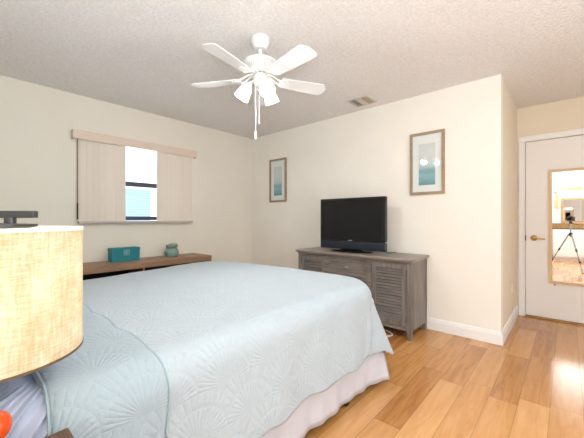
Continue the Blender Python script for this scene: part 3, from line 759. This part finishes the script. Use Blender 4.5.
for k in range(3):
    x = x1 - f_ - .012 - k * .020
    MB().box(-.011, .011, y0 + f_, y1 - f_, -.0012, .0012, mtx=Matrix.Translation((x, 0, ZC - .009)) @ Matrix.Rotation(math.radians(-40), 4, 'Y')).build('slat', 'ventdark', vt)
MB().box(x0 + f_ + .062, x1 - f_ - .062, y0 + f_, y1 - f_, ZC - .010, ZC - .006).build('damper', 'metalgrey', vt)

# ------------------------------------------------------------------ ceiling fan
FX, FY = -1.660, 1.520
fan = thing('ceiling_fan', (FX, FY, ZC), 'white five-blade ceiling fan with three lit bell shades', 'fan')
mf = Matrix.Translation((FX, FY, 0))
MB().lathe([(0, ZC), (.066, ZC), (.068, ZC - .012), (.067, ZC - .035), (.056, ZC - .058), (.044, ZC - .074), (.040, ZC - .080), (0, ZC - .081)], 40, mf).build('canopy', 'fanwhite', fan, True)
MB().rod((FX, FY, ZC - .08), (FX, FY, 2.275), .0135).build('downrod', 'fanwhite', fan, True)
MB().lathe([(0, 2.284), (.03, 2.283), (.075, 2.278), (.112, 2.270), (.119, 2.264), (.119, 2.256), (.108, 2.252), (.094, 2.246), (.090, 2.222), (.080, 2.198), (.06, 2.188), (0, 2.186)], 48, mf).build('motor_housing', 'fanwhite', fan, True)
vs = MB()
for k in range(30):
    vs.box(.0885, .0935, -.0035, .0035, 2.208, 2.24, mtx=mf @ Matrix.Rotation(2 * PI * k / 30, 4, 'Z') @ Matrix.Translation((0, 0, 0)))
vs.build('vent_band', 'metalgrey', fan)
MB().lathe([(0, 2.19), (.032, 2.19), (.032, 2.178), (0, 2.178)], 32, mf).build('seal_ring', 'bronze', fan, True)
MB().lathe([(0, 2.18), (.045, 2.178), (.052, 2.165), (.052, 2.125), (.044, 2.105), (.02, 2.095), (0, 2.094)], 36, mf).build('switch_housing', 'fanwhite', fan, True)
for k in range(5):
    a = math.radians(-7.5 + 72 * k)
    mb = mf @ Matrix.Rotation(a, 4, 'Z') @ Matrix.Translation((0, 0, 2.148)) @ Matrix.Rotation(math.radians(-11), 4, 'X')
    out = [(.155, -.042), (.17, -.052), (.30, -.060), (.45, -.068), (.482, -.068), (.494, -.062), (.520, -.030), (.523, -.022), (.523, .045), (.516, .060), (.500, .068), (.45, .068), (.30, .060), (.17, .052), (.155, .042)]
    MB().prism(out, 2, -.003, .003, mb).build('blade', 'fanwhite', fan)
    ir = MB()
    ir.prism([(.17, -.040), (.215, -.022), (.225, 0), (.215, .022), (.17, .040), (.14, .030), (.14, -.030)], 2, -.009, -.003, mb)
    for s in (-1, 1):
        ir.tube([mf @ Matrix.Rotation(a, 4, 'Z') @ Vector(p) for p in ((.045, s * .012, 2.183), (.085, s * .018, 2.178), (.12, s * .026, 2.156), (.16, s * .028, 2.142))], .0065, 8)
    ir.build('blade_iron', 'fanwhite', fan, True)
for k, az in enumerate((-22, 96, 220)):
    a = math.radians(az); R3 = mf @ Matrix.Rotation(a, 4, 'Z')
    am = MB(); am.tube([R3 @ Vector(p) for p in ((.035, 0, 2.125), (.055, 0, 2.132), (.07, 0, 2.125), (.082, 0, 2.112))], .009, 10)
    ax = R3 @ Matrix.Translation((.078, 0, 2.116)) @ Matrix.Rotation(math.radians(180 - 31), 4, 'Y')
    am.lathe([(0, -.004), (.018, -.004), (.024, .01), (.022, .02), (0, .02)], 24, ax)
    arm = am.build('lamp_arm', 'fanwhite', fan, True)
    MB().lathe([(.020, .012), (.030, .02), (.041, .045), (.049, .08), (.055, .120), (.0535, .120), (.0475, .08), (.0395, .045), (.028, .021), (.018, .013), (.020, .012)], 36, ax).build('bell_shade', 'bell', arm, True)
    MB().lathe([(0, .02), (.012, .02), (.019, .055), (.016, .07), (0, .078)], 20, ax).build('bulb', 'bulb', arm, True)
    pos = ax @ Vector((0, 0, .10))
    lo = point('bell_light', pos, FAN_POWER, (.97, .98, 1.0), .04)
    lo.parent = fan; lo.matrix_parent_inverse = Matrix.Translation(fan.location).inverted()
c1 = Vector((FX, FY, 0)) - fr_ * .034; c2 = Vector((FX, FY, 0)) - fr_ * .008 + Vector((.02, -.018, 0))
ch = MB().rod((c1.x, c1.y, 2.14), (c1.x, c1.y, 1.775), .0022, seg=8); cho = ch.build('pull_chain', 'fanwhite', fan, True)
MB().lathe([(0, 1.775), (.006, 1.772), (.009, 1.745), (.010, 1.72), (.007, 1.712), (0, 1.711)], 16, Matrix.Translation((c1.x, c1.y, 0))).build('pull_fob', 'fanwhite', cho, True)
ch = MB().rod((c2.x, c2.y, 2.10), (c2.x, c2.y, 1.83), .0018, seg=8); cho = ch.build('pull_chain', 'fanwhite', fan, True)
MB().lathe([(0, 1.83), (.004, 1.828), (.004, 1.815), (0, 1.813)], 12, Matrix.Translation((c2.x, c2.y, 0))).build('pull_fob', 'fanwhite', cho, True)

# ------------------------------------------------------------------ nook: switch, outlet, mirror on door
sw = thing('light_switch', (XN, 4.158, 1.156), 'almond light switch on the nook wall beside the door', 'switch')
MB().box(XN, XN + .006, 4.122, 4.194, 1.098, 1.214, .002).build('plate', 'almond', sw)
MB().box(XN + .006, XN + .014, 4.152, 4.164, 1.142, 1.17, .002).build('toggle', 'almond', sw)
ou = thing('wall_outlet', (XN, 4.075, .388), 'almond power outlet low on the nook wall', 'outlet')
MB().box(XN, XN + .006, 4.039, 4.111, .33, .446, .002).build('plate', 'almond', ou)
for z in (.366, .41): MB().box(XN + .006, XN + .009, 4.059, 4.091, z - .014, z + .014, .003).build('socket', 'almond', ou)
MX0, MX1, MZ0, MZ1 = -.152, .232, .415, 1.682
dm = thing('door_mirror', ((MX0 + MX1) / 2, YD, MZ0), 'tall light oak framed mirror hung on the white door', 'mirror')
f_ = .028; b = MB(); y0, y1 = YD - .018, YD + .003
for poly in ([(MX0, MZ0), (MX1, MZ0), (MX1 - f_, MZ0 + f_), (MX0 + f_, MZ0 + f_)], [(MX0, MZ1), (MX1, MZ1), (MX1 - f_, MZ1 - f_), (MX0 + f_, MZ1 - f_)],
             [(MX0, MZ0), (MX0, MZ1), (MX0 + f_, MZ1 - f_), (MX0 + f_, MZ0 + f_)], [(MX1, MZ0), (MX1, MZ1), (MX1 - f_, MZ1 - f_), (MX1 - f_, MZ0 + f_)]):
    b.prism(poly, 1, y0, y1)
b.build('frame', 'mirrorframe', dm)
MB().box(MX0 + f_, MX1 - f_, YD - .006, YD - .001, MZ0 + f_, MZ1 - f_).build('mirror_glass', 'mirror', dm)
for x in (MX0 + .05, MX1 - .05): MB().box(x - .008, x + .008, YD - .021, YD + .003, MZ0 - .02, MZ0 + .004, .002).build('clip', 'steel', dm)

# ------------------------------------------------------------------ behind the camera, seen in the door mirror
vn = thing('vanity_cabinet', (.4, -2.5, 0), 'white bathroom vanity cabinet with panelled doors reflected in the door mirror', 'cabinet')
VX0, VX1, VY = -.30, 1.30, -2.28
MB().box(VX0, VX1, YV + .005, VY, .08, .86).box(VX0, VX1, YV + .005, VY - .06, 0, .08).build('body', 'white', vn)
for k in range(4):
    x0 = VX0 + .02 + k * .392
    d = MB(); d.box(x0, x0 + .375, VY, VY + .018, .11, .66, .003)
    d.box(x0 + .05, x0 + .325, VY + .018, VY + .024, .16, .61, .005)
    do = d.build('door', 'white', vn); MB().rod((x0 + .34, VY + .018, .60), (x0 + .34, VY + .045, .60), .010).build('knob', 'brass', do, True)
    MB().box(x0, x0 + .375, VY, VY + .018, .68, .84, .003).build('drawer', 'white', vn)
MB().box(VX0 - .02, VX1 + .02, YV + .005, VY + .03, .86, .895, .004).build('countertop', 'counteredge', vn)
MB().box(VX0 - .02, VX1 + .02, YV + .005, YV + .025, .895, 1.01).build('backsplash', 'granite', vn)
wm = thing('vanity_mirror', (.5, YV, 1.05), 'wide wood framed wall mirror above the vanity reflected in the door mirror', 'mirror')
b = MB(); f_ = .05; x0, x1, z0, z1 = -.13, 1.2, 1.03, 1.74
b.box(x0, x1, YV, YV + .025, z0, z0 + f_); b.box(x0, x1, YV, YV + .025, z1 - f_, z1); b.box(x0, x0 + f_, YV, YV + .025, z0 + f_, z1 - f_); b.box(x1 - f_, x1, YV, YV + .025, z0 + f_, z1 - f_)
b.build('frame', 'brownframe', wm)
MB().box(x0 + f_, x1 - f_, YV + .002, YV + .012, z0 + f_, z1 - f_).build('mirror_glass', 'mirror', wm)
vl = thing('vanity_light', (.35, YV, 2.0), 'brass vanity light bar above the wall mirror reflected in the door mirror', 'lamp')
MB().box(-.20, .90, YV, YV + .02, 1.98, 2.02, .006).box(.0, .30, YV, YV + .03, 1.95, 2.05, .01).build('back_plate', 'brass', vl)
for k in range(5):
    x = -.12 + k * .235
    MB().lathe([(0, -.045), (.03, -.035), (.045, 0), (.03, .035), (.012, .05), (0, .05)], 20, Matrix.Translation((x, YV + .065, 2.06))).build('globe', 'vanitybulb', vl, True)
    if k in (1, 3):
        lo = point('vanity_globe_light', (x, YV + .14, 2.08), 9, (1, .95, .88), .05); lo.parent = vl; lo.matrix_parent_inverse = Matrix.Translation(vl.location).inverted()
    MB().rod((x, YV + .02, 2.0), (x, YV + .065, 2.02), .012).build('socket', 'brass', vl, True)
tw = thing('towel_hook', (-.27, YV, 1.9), 'grey wall hook above the peach towel reflected in the door mirror', 'hook')
MB().rod((-.24, YV, 1.88), (-.24, YV + .10, 1.90), .02).rod((-.28, YV + .10, 1.94), (-.20, YV + .10, 1.86), .03).build('arm', 'steel', tw, True)
def towelfn(u, v):
    return Vector((-.215 + (u - .5) * .11 * (1 + .25 * v) + .006 * math.sin(v * 9), YV + .16 + .018 * math.sin(u * 11) + .006 * math.sin(v * 5), 1.855 - .42 * v))
tag(grid_obj('hand_towel', towelfn, 30, 20, 'towel', None, thick=.012), 'peach hand towel hanging left of the vanity mirror reflected in the door mirror', 'towel')

tp = thing('tripod', (0, -.06, 0), 'grey camera tripod standing on the wood floor reflected in the door mirror', 'tripod')
hub = Vector((-.0665 * .9, -.0 - .07, .80)); hub = Vector((.06, -.07, .80))
MB().rod(hub + Vector((0, 0, -.06)), (hub.x, hub.y, 1.04), .014).build('centre_column', 'steel', tp, True)
MB().rod(hub + Vector((0, 0, -.03)), hub + Vector((0, 0, .03)), .034).build('hub', 'black', tp, True)
for az in (186, 62, -62):
    d = Vector((math.cos(math.radians(az)), math.sin(math.radians(az)), 0))
    A, B = hub + d * .03, hub + d * .40; B.z = .02
    P1, P2 = A.lerp(B, .42), A.lerp(B, .74)
    lg = MB().rod(A, P1, .014).rod(P1, P2, .011).rod(P2, B, .009).build('leg', 'steel', tp, True)
    for P in (P1, P2): MB().rod(P.lerp(A, .03), P.lerp(B, .08), .018).build('leg_clamp', 'black', lg, True)
    MB().rod(B, (B.x, B.y, 0), .015, .012).build('rubber_foot', 'black', lg, True)
MB().lathe([(0, 1.03), (.03, 1.03), (.03, 1.045), (.022, 1.06), (.03, 1.075), (.03, 1.085), (0, 1.085)], 24, Matrix.Translation((hub.x, hub.y, 0))).rod((hub.x, hub.y, 1.05), (hub.x + .13, hub.y - .10, 1.01), .006).build('head', 'black', tp, True)
pc = thing('photo_camera', (hub.x, hub.y, 1.085), 'black camera on the tripod reflected in the door mirror', 'camera')
mc = Matrix.Translation((hub.x, hub.y, EYE + .004)) @ Matrix.Rotation(YAW, 4, 'Z')
MB().box(-.07, .07, -.035, .03, -.048, .045, .010, 3, mc).box(-.028, .028, -.03, .03, .043, .07, .008, 2, mc).build('body', 'black', pc, True)
MB().lathe([(0, 0), (.036, 0), (.034, .012), (0, .013)], 28, mc @ Matrix.Translation((0, .03, -.004)) @ Matrix.Rotation(-PI / 2, 4, 'X')).build('lens', 'gloss', pc, True)
